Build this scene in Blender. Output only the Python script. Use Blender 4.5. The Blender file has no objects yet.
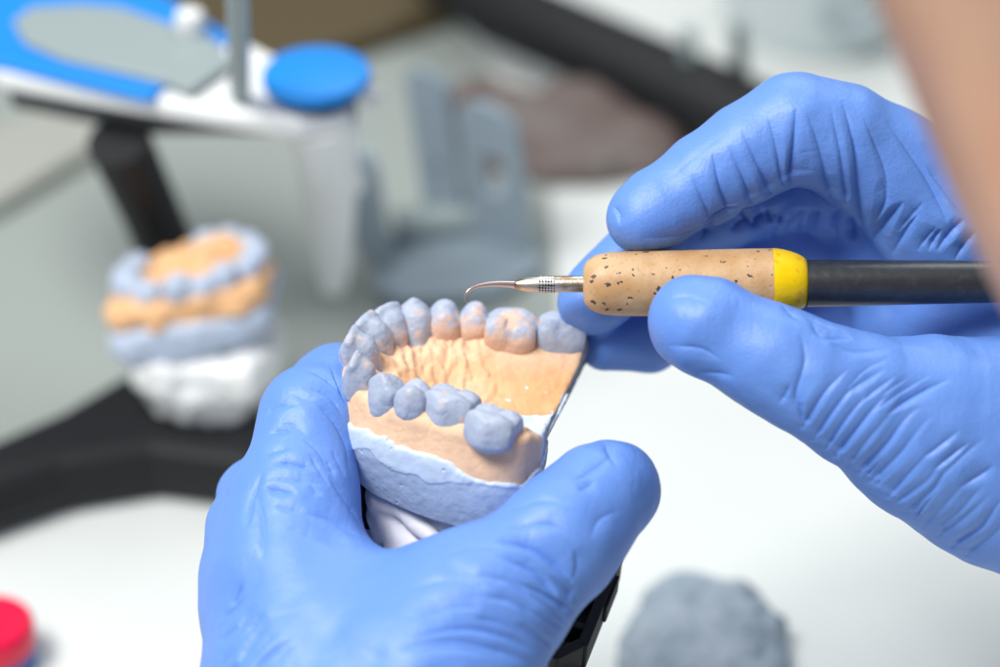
import bpy, math, random
import numpy as np
from mathutils import Vector, Matrix
from mathutils.bvhtree import BVHTree

S = 0.001                                   # all shapes are written in millimetres
sc = bpy.context.scene
col = sc.collection
random.seed(4)

# ------------------------------------------------------------------ camera
PITCH = math.radians(35.0)
FWD = np.array([0.0, math.cos(PITCH), -math.sin(PITCH)])
RIGHT = np.array([1.0, 0.0, 0.0])
UP = np.cross(RIGHT, FWD)
FOCUS = 550.0
CAM = np.array([0.0, 0.0, 155.0]) - FWD * FOCUS
FPX = 85.0 / 36.0 * 1000.0
cd = bpy.data.cameras.new('camera'); cam = bpy.data.objects.new('camera', cd); col.objects.link(cam)
cam.location = Vector(CAM * S); cam.rotation_euler = (math.pi / 2 - PITCH, 0, 0)
cd.lens = 85; cd.sensor_width = 36; cd.clip_start = 0.01; cd.clip_end = 50
cd.dof.use_dof = True; cd.dof.focus_distance = (FOCUS - 10) * S; cd.dof.aperture_fstop = 5.1
cd.dof.aperture_blades = 0
sc.camera = cam
sc.render.resolution_x = 1024; sc.render.resolution_y = 683
# ------------------------------------------------------------------ light
w = bpy.data.worlds.new('World'); sc.world = w; w.use_nodes = True
w.node_tree.nodes['Background'].inputs[0].default_value = (0.86, 0.93, 1.0, 1)
w.node_tree.nodes['Background'].inputs[1].default_value = 0.32
def area(name, loc, target, size, power, color):
    l = bpy.data.lights.new(name, 'AREA'); l.shape = 'RECTANGLE'; l.size = size[0]; l.size_y = size[1]
    l.energy = power; l.color = color
    o = bpy.data.objects.new(name, l); col.objects.link(o); o.location = loc
    o.rotation_euler = (Vector(target) - Vector(loc)).to_track_quat('-Z', 'Y').to_euler()
    return o
area('ceiling_lamp', (-0.48, -0.22, 1.15), (0, 0, 0.13), (0.6, 0.45), 19.5, (1.0, 0.985, 0.96))
area('bench_lamp', (0.2, 0.75, 1.0), (0, 0, 0.13), (0.7, 0.35), 4.5, (0.97, 0.99, 1.0))
vs = sc.view_settings
vs.view_transform = 'Standard'; vs.look = 'None'; vs.exposure = 0; vs.gamma = 1
sc.cycles.max_bounces = 8; sc.cycles.use_denoising = True

# ------------------------------------------------------------------ helpers
def P(px, py, d):                           # a point d mm beyond the plane of focus, seen at (px, py)
    z = FOCUS + d
    return CAM + z * (FWD + RIGHT * (px - 500) / FPX + UP * (333.5 - py) / FPX)
def PZ(px, py, z):                          # the point at height z (mm above the desk) seen at (px, py)
    r = FWD + RIGHT * (px - 500) / FPX + UP * (333.5 - py) / FPX
    return CAM + r * (z - CAM[2]) / r[2]
def hsh(i, j, k, s):
    n = (i * 374761393 + j * 668265263 + k * 2147483647 + s * 1274126177) & 0xffffffff
    n = ((n ^ (n >> 13)) * 1274126177) & 0xffffffff
    return ((n ^ (n >> 16)) & 0xffff) / 65535.0
def vnoise(p, scale, seed=0):               # smooth value noise, -1..1
    q = p / scale; f = np.floor(q).astype(np.int64); t = q - f; t = t * t * (3 - 2 * t)
    r = 0
    for a in (0, 1):
        for b in (0, 1):
            for c in (0, 1):
                wgt = (t[:, 0] if a else 1 - t[:, 0]) * (t[:, 1] if b else 1 - t[:, 1]) * (t[:, 2] if c else 1 - t[:, 2])
                r = r + wgt * hsh(f[:, 0] + a, f[:, 1] + b, f[:, 2] + c, seed)
    return r * 2 - 1
def fbm(p, scale, seed=0, o=3):
    r = 0
    for i in range(o): r = r + vnoise(p, scale / 2 ** i, seed + i * 17) / 2 ** i
    return r
def sstep(a, b, x):
    t = np.clip((x - a) / (b - a), 0, 1); return t * t * (3 - 2 * t)

class Field:
    """signed distance grid, blended primitive by primitive"""
    def __init__(s, lo, hi, h):
        s.lo = np.array(lo, float); s.h = h
        s.n = np.ceil((np.array(hi, float) - s.lo) / h).astype(int) + 1
        s.F = np.full(s.n, 9.0, np.float32)
        s.ax = [(s.lo[i] + h * np.arange(s.n[i])).astype(np.float32) for i in range(3)]
    def sub(s, lo, hi, pad):
        a = np.clip(np.floor((lo - pad - s.lo) / s.h).astype(int), 0, s.n)
        b = np.clip(np.ceil((hi + pad - s.lo) / s.h).astype(int) + 1, 0, s.n)
        sl = tuple(slice(a[i], b[i]) for i in range(3))
        X, Y, Z = np.meshgrid(*[s.ax[i][sl[i]] for i in range(3)], indexing='ij')
        return sl, X, Y, Z
    def mix(s, sl, D, k, cut=False):
        A = s.F[sl]
        if cut:
            D = -D; hh = np.maximum(k - np.abs(A - D), 0) / k
            s.F[sl] = np.maximum(A, D) + hh * hh * k * .25
        else:
            hh = np.maximum(k - np.abs(A - D), 0) / k
            s.F[sl] = np.minimum(A, D) - hh * hh * k * .25
    def cap(s, a, b, ra, rb, k=4, flat=None, cut=False):
        a = np.array(a, float); b = np.array(b, float); r = max(ra, rb)
        sl, X, Y, Z = s.sub(np.minimum(a, b) - r, np.maximum(a, b) + r, 9)
        if 0 in X.shape: return
        d = b - a; L2 = d @ d + 1e-9
        x, y, z = X - a[0], Y - a[1], Z - a[2]
        t = np.clip((x * d[0] + y * d[1] + z * d[2]) / L2, 0, 1)
        D = np.sqrt((x - t * d[0]) ** 2 + (y - t * d[1]) ** 2 + (z - t * d[2]) ** 2) - (ra + (rb - ra) * t)
        s.mix(sl, D.astype(np.float32), k, cut)
    def ell(s, c, r, R=None, k=4, cut=False, pw=2):
        c = np.array(c, float); r = np.array(r, float); R = np.eye(3) if R is None else R   # rows = axes
        m = r.max() * (1 if pw == 2 else 1.3); sl, X, Y, Z = s.sub(c - m, c + m, 6)
        if 0 in X.shape: return
        x, y, z = X - c[0], Y - c[1], Z - c[2]
        u = [np.abs((R[i][0] * x + R[i][1] * y + R[i][2] * z) / r[i]) for i in range(3)]
        q = (u[0] ** pw + u[1] ** pw + u[2] ** pw) ** (1 / pw)
        s.mix(sl, ((q - 1) * r.min()).astype(np.float32), k, cut)
    def plane(s, n, c, k=.4):               # keep n.x < c
        n = np.array(n, float); n /= np.linalg.norm(n)
        D = (s.ax[0][:, None, None] * n[0] + s.ax[1][None, :, None] * n[1] + s.ax[2][None, None, :] * n[2] - c).astype(np.float32)
        hh = np.maximum(k - np.abs(s.F - D), 0) / k; s.F = np.maximum(s.F, D) + hh * hh * k * .25
    def chain(s, pts, k=4):
        for p, q in zip(pts[:-1], pts[1:]): s.cap(p[:3], q[:3], p[3], q[3], k)
    def mesh(s, smooth=2):
        F = s.F; ins = F < 0
        nx, ny, nz = F.shape
        c = ins[:-1, :-1, :-1].astype(np.int8)
        tot = np.zeros_like(c)
        for a in (0, 1):
            for b in (0, 1):
                for g in (0, 1): tot += ins[a:nx - 1 + a, b:ny - 1 + b, g:nz - 1 + g]
        act = (tot > 0) & (tot < 8)
        idx = np.argwhere(act); vid = np.full(act.shape, -1, np.int64); vid[tuple(idx.T)] = np.arange(len(idx))
        acc = np.zeros((len(idx), 3)); cnt = np.zeros(len(idx))
        cs = [(a, b, g) for a in (0, 1) for b in (0, 1) for g in (0, 1)]
        for i in range(8):
            for j in range(i + 1, 8):
                d = np.array(cs[j]) - np.array(cs[i])
                if np.abs(d).sum() != 1: continue
                fa = F[idx[:, 0] + cs[i][0], idx[:, 1] + cs[i][1], idx[:, 2] + cs[i][2]]
                fb = F[idx[:, 0] + cs[j][0], idx[:, 1] + cs[j][1], idx[:, 2] + cs[j][2]]
                m = (fa < 0) != (fb < 0); t = fa[m] / (fa[m] - fb[m])
                acc[m] += np.array(cs[i]) + t[:, None] * d; cnt[m] += 1
        V = s.lo + s.h * (idx + acc / cnt[:, None])
        Q = []
        for ax in range(3):
            o = [i for i in range(3) if i != ax]
            a = ins[tuple(slice(0, -1) if i == ax else slice(1, -1) for i in range(3))]
            b = ins[tuple(slice(1, None) if i == ax else slice(1, -1) for i in range(3))]
            e = np.argwhere(a != b)
            if not len(e): continue
            fl = a[tuple(e.T)]
            base = e.copy(); base[:, o[0]] += 1; base[:, o[1]] += 1
            def g(da, db):
                q = base.copy(); q[:, o[0]] -= da; q[:, o[1]] -= db; return vid[tuple(q.T)]
            q = np.stack([g(1, 1), g(0, 1), g(0, 0), g(1, 0)], 1)
            if ax == 1: fl = ~fl
            q[~fl] = q[~fl][:, ::-1]
            Q.append(q)
        Q = np.concatenate(Q)
        for _ in range(smooth): V = relax(V, Q, .5)
        return V, Q
def relax(V, Q, f):
    n = len(V); I = Q.ravel(); A = np.zeros_like(V); c = 2 * np.bincount(I, minlength=n)
    T = V[np.roll(Q, 1, 1).ravel()] + V[np.roll(Q, -1, 1).ravel()]
    for k in range(3): A[:, k] = np.bincount(I, T[:, k], n)
    return V + f * (A / np.maximum(c, 1)[:, None] - V)
def subdiv(V, Q, it=2):
    n = len(V); E = np.concatenate([np.stack([Q[:, i], Q[:, (i + 1) % 4]], 1) for i in range(4)])
    E = np.sort(E, 1); key = E[:, 0].astype(np.int64) * n + E[:, 1]
    u, inv = np.unique(key, return_inverse=True); inv = inv.ravel()
    mid = .5 * (V[u // n] + V[u % n]); cen = V[Q].mean(1); m = len(Q)
    e = [n + inv[i * m:(i + 1) * m] for i in range(4)]; c = n + len(u) + np.arange(m)
    W = np.concatenate([V, mid, cen])
    QQ = np.concatenate([np.stack([Q[:, i], e[i], c, e[i - 1]], 1) for i in range(4)])
    for _ in range(it): W = relax(W, QQ, .5)
    return W, QQ
def vnormals(V, Q):
    n = np.cross(V[Q[:, 2]] - V[Q[:, 0]], V[Q[:, 3]] - V[Q[:, 1]])
    N = np.zeros_like(V); I = Q.ravel()
    for k in range(3): N[:, k] = np.bincount(I, np.repeat(n[:, k], 4), len(V))
    return N / (np.linalg.norm(N, axis=1)[:, None] + 1e-12)
def spline(pts, m=6):
    p = np.array(pts, float); out = []
    e = np.concatenate([[2 * p[0] - p[1]], p, [2 * p[-1] - p[-2]]])
    for i in range(1, len(e) - 2):
        for t in np.linspace(0, 1, m, endpoint=False):
            out.append(.5 * ((2 * e[i]) + (e[i + 1] - e[i - 1]) * t + (2 * e[i - 1] - 5 * e[i] + 4 * e[i + 1] - e[i + 2]) * t * t
                             + (-e[i - 1] + 3 * e[i] - 3 * e[i + 1] + e[i + 2]) * t ** 3))
    out.append(p[-1]); return np.array(out)

# ------------------------------------------------------------------ objects
def tag(o, label=None, cat=None, group=None, kind=None):
    if label: o['label'] = label
    if cat: o['category'] = cat
    if group: o['group'] = group
    if kind: o['kind'] = kind
    return o
def empty(name, loc_mm, label, cat, group=None):
    o = bpy.data.objects.new(name, None); o.empty_display_size = .02; col.objects.link(o)
    o.location = Vector(np.array(loc_mm, float) * S); return tag(o, label, cat, group)
def wloc(o):
    v = np.zeros(3)
    while o is not None: v = v + np.array(o.location); o = o.parent
    return v / S
def obj(name, V, Q, mat, parent=None, smooth=True, attrs=None, origin=None):
    V = np.asarray(V, float)
    base = wloc(parent) if parent is not None else np.zeros(3)
    loc = np.array(origin, float) - base if origin is not None else np.zeros(3)
    W = (V - base - loc) * S
    me = bpy.data.meshes.new(name)
    if isinstance(Q, np.ndarray):
        me.vertices.add(len(W)); me.vertices.foreach_set('co', W.astype(np.float32).ravel())
        me.loops.add(Q.size); me.loops.foreach_set('vertex_index', Q.astype(np.int32).ravel())
        me.polygons.add(len(Q)); me.polygons.foreach_set('loop_start', np.arange(0, Q.size, 4, dtype=np.int32))
        me.update(calc_edges=True)
    else:
        me.from_pydata(W.tolist(), [], [list(map(int, f)) for f in Q]); me.validate(); me.update()
    if smooth: me.polygons.foreach_set('use_smooth', [True] * len(me.polygons))
    for k, v in (attrs or {}).items():
        at = me.attributes.new(k, 'FLOAT', 'POINT'); at.data.foreach_set('value', np.asarray(v, np.float32))
    me.materials.append(mat)
    o = bpy.data.objects.new(name, me); col.objects.link(o); o.parent = parent; o.location = Vector(loc * S)
    return o
class MB:
    """collects simple solids into one mesh"""
    def __init__(s): s.V = []; s.F = []
    def add(s, V, F):
        b = len(s.V); s.V += [list(v) for v in V]; s.F += [[i + b for i in f] for f in F]; return s
    def prism(s, base, vec, inset=0):
        base = [np.array(p, float) for p in base]; vec = np.array(vec, float); n = len(base)
        c = sum(base) / n
        top = [p + vec for p in base]
        s.add(base + top, [list(range(n))[::-1], [i + n for i in range(n)]] + [[i, (i + 1) % n, (i + 1) % n + n, i + n] for i in range(n)]); return s
    def tube(s, pts, rs, m=20, caps=True):
        pts = [np.array(p, float) for p in pts]; V = []; F = []; ref = None
        for i, p in enumerate(pts):
            t = pts[min(i + 1, len(pts) - 1)] - pts[max(i - 1, 0)]
            if np.linalg.norm(t) < 1e-6: t = pts[-1] - pts[0]
            t = t / np.linalg.norm(t)
            if ref is None: ref = np.array([0, 0, 1.]) if abs(t[2]) < .9 else np.array([1., 0, 0])
            u = ref - t * (ref @ t); u /= np.linalg.norm(u); ref = u; v = np.cross(t, u)
            for k in range(m):
                a = 2 * math.pi * k / m; V.append(p + rs[i] * (u * math.cos(a) + v * math.sin(a)))
        for i in range(len(pts) - 1):
            for k in range(m):
                F.append([i * m + k, i * m + (k + 1) % m, (i + 1) * m + (k + 1) % m, (i + 1) * m + k])
        if caps: F.append(list(range(m))[::-1]); F.append([(len(pts) - 1) * m + k for k in range(m)])
        return s.add(V, F)
    def lathe(s, c, prof, m=48, axis=(0, 0, 1)):
        ax = np.array(axis, float); ax /= np.linalg.norm(ax)
        s.tube([np.array(c, float) + ax * h for r, h in prof], [max(r, .01) for r, h in prof], m) if False else None
        u = np.array([1., 0, 0]) if abs(ax[0]) < .9 else np.array([0, 1., 0]); u -= ax * (u @ ax); u /= np.linalg.norm(u); v = np.cross(ax, u)
        V = []; F = []
        for r, h in prof:
            for k in range(m):
                a = 2 * math.pi * k / m; V.append(np.array(c) + ax * h + max(r, .01) * (u * math.cos(a) + v * math.sin(a)))
        for i in range(len(prof) - 1):
            for k in range(m): F.append([i * m + k, i * m + (k + 1) % m, (i + 1) * m + (k + 1) % m, (i + 1) * m + k])
        F.append(list(range(m))[::-1]); F.append([(len(prof) - 1) * m + k for k in range(m)])
        return s.add(V, F)
    def obj(s, name, mat, parent=None, smooth=False, bevel=0, origin=None):
        o = obj(name, s.V, s.F, mat, parent, smooth, origin=origin)
        if bevel:
            b = o.modifiers.new('bevel', 'BEVEL'); b.width = bevel * S; b.segments = 3; b.limit_method = 'ANGLE'; b.angle_limit = math.radians(35)
        if bevel or smooth: o.data.set_sharp_from_angle(angle=math.radians(40)) if smooth else None
        return o
def weld(MBo): return MBo

# ------------------------------------------------------------------ materials
def mat(name, color, rough=.5, metal=0, bump=None, sss=0, spec=.5, var=None, trans=0, coat=0):
    m = bpy.data.materials.new(name); m.use_nodes = True; nt = m.node_tree; b = nt.nodes['Principled BSDF']
    b.inputs['Base Color'].default_value = (*color, 1); b.inputs['Roughness'].default_value = rough
    b.inputs['Metallic'].default_value = metal; b.inputs['Specular IOR Level'].default_value = spec
    b.inputs['Coat Weight'].default_value = coat; b.inputs['Transmission Weight'].default_value = trans
    if sss:
        b.inputs['Subsurface Weight'].default_value = sss; b.inputs['Subsurface Radius'].default_value = (.002, .0015, .001) ; b.inputs['Subsurface Scale'].default_value = 1
    tc = nt.nodes.new('ShaderNodeTexCoord')
    if bump:
        h = None
        for sc_, st in bump:
            n = nt.nodes.new('ShaderNodeTexNoise'); n.inputs['Scale'].default_value = sc_; n.inputs['Detail'].default_value = 4
            nt.links.new(tc.outputs['Object'], n.inputs['Vector'])
            bp = nt.nodes.new('ShaderNodeBump'); bp.inputs['Strength'].default_value = 1; bp.inputs['Distance'].default_value = st
            nt.links.new(n.outputs['Fac'], bp.inputs['Height'])
            if h is not None: nt.links.new(h.outputs['Normal'], bp.inputs['Normal'])
            h = bp
        nt.links.new(h.outputs['Normal'], b.inputs['Normal'])
    if var:                                   # (second colour, noise scale, low, high)
        c2, vsn, lo, hi = var
        n = nt.nodes.new('ShaderNodeTexNoise'); n.inputs['Scale'].default_value = vsn; n.inputs['Detail'].default_value = 5
        nt.links.new(tc.outputs['Object'], n.inputs['Vector'])
        r = nt.nodes.new('ShaderNodeMapRange'); r.inputs[1].default_value = lo; r.inputs[2].default_value = hi
        mx = nt.nodes.new('ShaderNodeMix'); mx.data_type = 'RGBA'
        mx.inputs['A'].default_value = (*color, 1); mx.inputs['B'].default_value = (*c2, 1)
        nt.links.new(n.outputs['Fac'], r.inputs[0]); nt.links.new(r.outputs[0], mx.inputs['Factor']); nt.links.new(mx.outputs['Result'], b.inputs['Base Color'])
    return m
def attr_mat(name, c1, c2, attr, rough, bump, c3=None, attr3=None, sss=0, spec=.4, c4=None, attr4=None):
    m = mat(name, c1, rough, bump=bump, spec=spec, sss=sss); nt = m.node_tree; b = nt.nodes['Principled BSDF']
    a = nt.nodes.new('ShaderNodeAttribute'); a.attribute_name = attr
    mx = nt.nodes.new('ShaderNodeMix'); mx.data_type = 'RGBA'
    mx.inputs['A'].default_value = (*c1, 1); mx.inputs['B'].default_value = (*c2, 1)
    nt.links.new(a.outputs['Fac'], mx.inputs['Factor']); out = mx
    if c3:
        a3 = nt.nodes.new('ShaderNodeAttribute'); a3.attribute_name = attr3
        m3 = nt.nodes.new('ShaderNodeMix'); m3.data_type = 'RGBA'; m3.inputs['B'].default_value = (*c3, 1)
        nt.links.new(mx.outputs['Result'], m3.inputs['A']); nt.links.new(a3.outputs['Fac'], m3.inputs['Factor']); out = m3
    if c4:
        a4 = nt.nodes.new('ShaderNodeAttribute'); a4.attribute_name = attr4
        m4 = nt.nodes.new('ShaderNodeMix'); m4.data_type = 'RGBA'; m4.inputs['B'].default_value = (*c4, 1)
        nt.links.new(out.outputs['Result'], m4.inputs['A']); nt.links.new(a4.outputs['Fac'], m4.inputs['Factor']); out = m4
    # faint mottling of the stone
    tc = nt.nodes.new('ShaderNodeTexCoord'); n = nt.nodes.new('ShaderNodeTexNoise'); n.inputs['Scale'].default_value = 260; n.inputs['Detail'].default_value = 6
    nt.links.new(tc.outputs['Object'], n.inputs['Vector'])
    r = nt.nodes.new('ShaderNodeMapRange'); r.inputs[1].default_value = .3; r.inputs[2].default_value = .7; r.inputs[3].default_value = .88; r.inputs[4].default_value = 1.06
    nt.links.new(n.outputs['Fac'], r.inputs[0])
    mm = nt.nodes.new('ShaderNodeVectorMath'); mm.operation = 'SCALE'
    nt.links.new(out.outputs['Result'], mm.inputs[0]); nt.links.new(r.outputs[0], mm.inputs['Scale']); nt.links.new(mm.outputs[0], b.inputs['Base Color'])
    return m

M = {}
M['desk'] = mat('desk_laminate', (.67, .70, .685), .5, var=((.64, .675, .66), 18, .35, .7))
M['glove'] = mat('nitrile', (.118, .262, .70), .48, bump=[(300, .00018), (1400, .00010)], spec=.55, sss=.0)
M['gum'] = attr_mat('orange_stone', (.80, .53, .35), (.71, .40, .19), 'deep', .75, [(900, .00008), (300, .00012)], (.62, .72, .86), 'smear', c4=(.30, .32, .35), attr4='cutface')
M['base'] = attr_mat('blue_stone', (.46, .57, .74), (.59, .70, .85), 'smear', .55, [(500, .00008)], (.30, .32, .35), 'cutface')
M['tooth'] = attr_mat('blue_wax', (.39, .45, .58), (.80, .50, .32), 'orange', .42, [(700, .00006)], sss=.0)
M['white_plaster'] = mat('white_plaster', (.62, .62, .69), .6, bump=[(400, .0001)])
M['white'] = mat('white_plastic', (.78, .80, .80), .35)
M['black'] = mat('black_plastic', (.010, .011, .013), .55, spec=.3)
M['black_soft'] = mat('black_rubber', (.02, .024, .03), .36, bump=[(900, .00005)], var=((.035, .04, .045), 500, .5, .75), spec=.6)
M['yellow'] = mat('yellow_plastic', (.85, .58, .0), .35, bump=[(300, .00025)], var=((.72, .42, .01), 420, .60, .68))
M['skin'] = mat('skin', (.52, .295, .19), .5, bump=[(300, .0002)], var=((.42, .205, .125), 24, .38, .62))
M['blue'] = mat('blue_plastic', (.0, .225, .70), .45)
M['silver'] = mat('silver_grey', (.30, .36, .365), .4, .1)
M['grey_plastic'] = mat('grey_plastic', (.24, .30, .35), .3)
M['brown'] = mat('brown_board', (.085, .062, .026), .6)
M['rust'] = mat('rust_cloth', (.12, .085, .078), .9, var=((.17, .15, .14), 22, .4, .62))
M['red'] = mat('red_plastic', (.75, .0, .05), .3)
M['felt'] = mat('grey_pumice', (.26, .33, .39), .9, bump=[(120, .002)], var=((.36, .42, .48), 60, .35, .65))
M['orange'] = mat('orange_stone_far', (.82, .48, .24), .6)
M['bluestone'] = mat('blue_stone_far', (.46, .54, .68), .6)

# ------------------------------------------------------------------ desk and what lies beyond it
mb = MB(); mb.prism([(-1500, -700, -30), (1500, -700, -30), (1500, 1600, -30), (-1500, 1600, -30)], (0, 0, 30))
tag(mb.obj('desk', M['desk']), 'white laminate desk top', kind='structure')

# ------------------------------------------------------------------ the dental cast
A0 = np.array([0.9651817, -0.18185848, 0.18802067]); L0 = np.array([0.24810779, 0.40875741, -0.87827097]); N0 = np.array([0.08286619, 0.89434047, 0.43964568])
def c2w(v): return RIGHT * v[0] + UP * v[1] - FWD * v[2]
AW, LW, NW = c2w(A0), c2w(L0), c2w(N0)
O_C = CAM + FWD * 550 + c2w(np.array([-30.29, -2.556, 0]))
def C(a, l, n): return O_C + AW * a + LW * l + NW * n
def CV(V): return O_C + V @ np.array([AW, LW, NW])
def CI(px, py, n):                          # pixel + height above the bite plane -> (a, l)
    r = FWD + RIGHT * (px - 500) / FPX + UP * (333.5 - py) / FPX
    O = O_C + NW * n; t = ((O - CAM) @ NW) / (r @ NW); q = CAM + r * t - O
    return np.array([q @ AW, q @ LW])
OUT = spline([(46.7, 33.8), (40, 33), (28, 31), (15, 28), (5, 22.5), (-2, 14), (-5.4, 5), (-6, -4), (-4, -13), (1, -20), (8, -24.7), (18, -27.8), (28, -29.5), (38, -30), (44, -28), (46.7, -23)], 6)
ARCH = spline([(50, 27), (40, 25.5), (28.5, 23.5), (19, 22.6), (12.4, 20.6), (6, 17.2), (1.4, 12.4), (-.6, 5.2), (-1.2, -4), (1.6, -13), (8.6, -19.3), (16.1, -21.3), (25.8, -23), (36.4, -25.6), (43, -26.5)], 6)
def seg_dist(pts, poly):
    best = np.full(len(pts), 1e9)
    for p, q in zip(poly[:-1], poly[1:]):
        d = q - p; t = np.clip(((pts - p) @ d) / (d @ d), 0, 1)
        best = np.minimum(best, np.linalg.norm(pts - p - t[:, None] * d, axis=1))
    return best
def inside(pts, poly):
    x, y = pts[:, 0], pts[:, 1]; c = np.zeros(len(pts), bool); n = len(poly)
    for i in range(n):
        x1, y1 = poly[i]; x2, y2 = poly[(i + 1) % n]
        if y1 == y2: continue
        c ^= ((y1 > y) != (y2 > y)) & (x < (x2 - x1) * (y - y1) / (y2 - y1) + x1)
    return c
# teeth: centre pixel, size along the arch, across it, height, kind, amount of orange
TEETH = [((562, 332), 11.8, 10.0, 6.4, 'molar', .05), ((512, 328), 12.4, 11.8, 6.2, 'molar', .95), ((474, 320), 7.4, 10.2, 5.8, 'premolar', 1.0),
         ((445, 319), 7.8, 10.6, 6.2, 'premolar', .9), ((415.5, 320), 8.4, 9.4, 9.0, 'canine', .25), ((392, 324), 7.8, 8.6, 8.2, 'incisor', .3),
         ((374, 334), 8.8, 9.4, 8.4, 'incisor', .15), ((361, 350), 9.4, 9.4, 9.0, 'incisor', .3), ((361.5, 373), 7.8, 7.2, 9.2, 'lateral', .05),
         ((389, 389), 8.2, 8.2, 8.6, 'canine', .0), ((414, 398), 7.8, 9.2, 6.8, 'premolar', .0), ((451, 405), 11.6, 10.2, 6.6, 'molar', .0), ((493, 426), 11.4, 10.6, 7.0, 'molar', .14)]
hh = .4
f = Field((-9, -34, -34), (50, 38, 3), hh)
GX, GY = np.meshgrid(f.ax[0], f.ax[1], indexing='ij'); G2 = np.stack([GX.ravel(), GY.ravel()], 1).astype(float)
outline = np.where(inside(G2, OUT), -1, 1) * np.minimum(seg_dist(G2, OUT), seg_dist(G2, np.array([OUT[-1], OUT[0]])))
arch_in = inside(G2, ARCH); darch = seg_dist(G2, ARCH)
din = np.where(arch_in, darch, 0); dout = np.where(arch_in, 0, darch)
G3 = np.concatenate([G2, np.zeros((len(G2), 1))], 1)
# gum crest, vestibule and palate vault
h = -2.0 + .9 * sstep(0, -18, G2[:, 1]) * sstep(8, 16, G2[:, 0]) - 7.0 * sstep(4, 20, din) - 1.4 * sstep(3, 8, din) - 2.6 * sstep(3, 9.5, dout) - .8 * sstep(2, 4, dout)
h += .35 * fbm(G3, 9, 3)
# palate grows deeper towards the back
h -= 1.2 * sstep(15, 42, G2[:, 0]) * sstep(6, 16, din)
# folds (rugae) read off the photo
rug = [([(408, 347), (405, 360), (412, 380)], 1.0, 1.1), ([(420, 350), (428, 366), (432, 386)], 1.1, 1.3), ([(436, 354), (441, 362), (437, 374), (446, 386)], .9, 1.2),
       ([(441, 352), (452, 350), (462, 346)], .9, 1.0), ([(448, 362), (455, 352), (468, 350)], .7, .9), ([(459, 362), (462, 375), (460, 392)], .8, 1.1),
       ([(470, 356), (478, 356)], 1.2, 1.3), ([(474, 362), (476, 374), (486, 380)], .7, 1.0), ([(486, 392), (494, 386), (484, 398)], .8, .9),
       ([(398, 352), (396, 366), (402, 385)], 1.0, .9), ([(415, 368), (425, 360), (440, 368)], .8, 1.0), ([(444, 378), (456, 370), (468, 380)], .8, 1.0), ([(424, 376), (432, 372), (446, 376)], .7, -.9), ([(452, 364), (462, 360), (470, 366)], .7, -.9), ([(462, 340), (476, 346), (490, 344)], .9, .8), ([(396, 388), (406, 384), (415, 386)], 1.3, 1.7), ([(430, 390), (440, 384), (452, 388)], .8, 1.0)]
for poly, r_, a_ in rug:
    q = np.array([CI(x, y, -9) for x, y in poly]); q = spline(q, 4) if len(q) > 2 else q
    r_ *= .8; a_ *= .45
    d = seg_dist(G2 + .6 * np.stack([vnoise(G3, 2.2, 5), vnoise(G3, 2.2, 6)], 1), q)
    h += a_ * np.exp(-(d / r_) ** 2) - .35 * a_ * np.exp(-((d - 2 * r_) / (.5 * r_)) ** 2)
h += .28 * fbm(G3, 2.6, 11) * sstep(3, 8, din) * sstep(34, 20, G2[:, 0])
h += .09 * fbm(G3, 1.4, 12)
for pxy, wd, dp, ht, kind, og in TEETH:       # the gum dips round each neck and rises between teeth
    c = CI(pxy[0], pxy[1], 0); i = np.argmin(np.linalg.norm(ARCH - c, axis=1)); i = min(max(i, 3), len(ARCH) - 4)
    t = ARCH[i + 3] - ARCH[i - 3]; t /= np.linalg.norm(t); u = (G2 - c) @ t; v = (G2 - c) @ np.array([t[1], -t[0]])
    h -= (.6 if kind in ('molar', 'premolar') else 1.8) * np.exp(-(u / (.36 * wd)) ** 4) * np.exp(-(v / (.72 * dp)) ** 6)
H2 = h.reshape(GX.shape)
Z = f.ax[2][None, None, :]
front = sstep(30, -4, G2[:, 0]).reshape(GX.shape)
O2 = outline.reshape(GX.shape)
# walls: bulge over the roots, round in towards the underside
bulge = 1.6 * sstep(-6, -14, Z) 
inset = (0.12 + .22 * front)[:, :, None] * np.maximum(-15 - Z, 0) + .012 * np.maximum(-17 - Z, 0) ** 2
wall = np.maximum(O2[:, :, None] - 0 * Z, GX[:, :, None] - 46.7 + .30 * np.maximum(-5 - Z, 0) * sstep(-17, -6, GY)[:, :, None]) + 1.3 * sstep(-12, -4, Z) * sstep(44, 38, GX)[:, :, None] + inset
topd = (Z - H2[:, :, None]) * .8
k = 1.6; q = np.maximum(k - np.abs(wall - topd), 0) / k
SOL = np.maximum(wall, topd) + q * q * k * .25
# near ridge ends in a slanted heel, leaving the blue stone step behind it
heel = (GX[:, :, None] + .35 * (GY[:, :, None] + 29) - 43.5 + .10 * (Z + 8)) + 0 * Z
heel = np.maximum(heel, (GY[:, :, None] + 8.0)*1.0 * 1) if False else heel
nb = -10.0 - 1.2 * np.sin(G2[:, 0] * .35) * .5 + 1.3 * fbm(G3, 8, 21) + .9 * np.maximum(vnoise(G3, 2.4, 22), -.1) + .25 * vnoise(G3, 1.0, 23) - 3.0 * sstep(20, 46, G2[:, 0]) * sstep(0, -20, G2[:, 1]) + 1.0 * sstep(12, -4, G2[:, 0])
NB = nb.reshape(GX.shape)[:, :, None]
gumF = np.maximum(SOL, -(Z - (-17.5))).astype(np.float32)
stepm = (sstep(-4, -10, GY) )[:, :, None]
f.F = gumF.astype(np.float32)
cast = empty('dental_cast', C(20, 0, -24), 'orange and blue dental model with blue-grey wax teeth, held between the gloved hands', 'dental model')
V, Q = subdiv(*f.mesh(1), 1)
NA = vnormals(V, Q)
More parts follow.
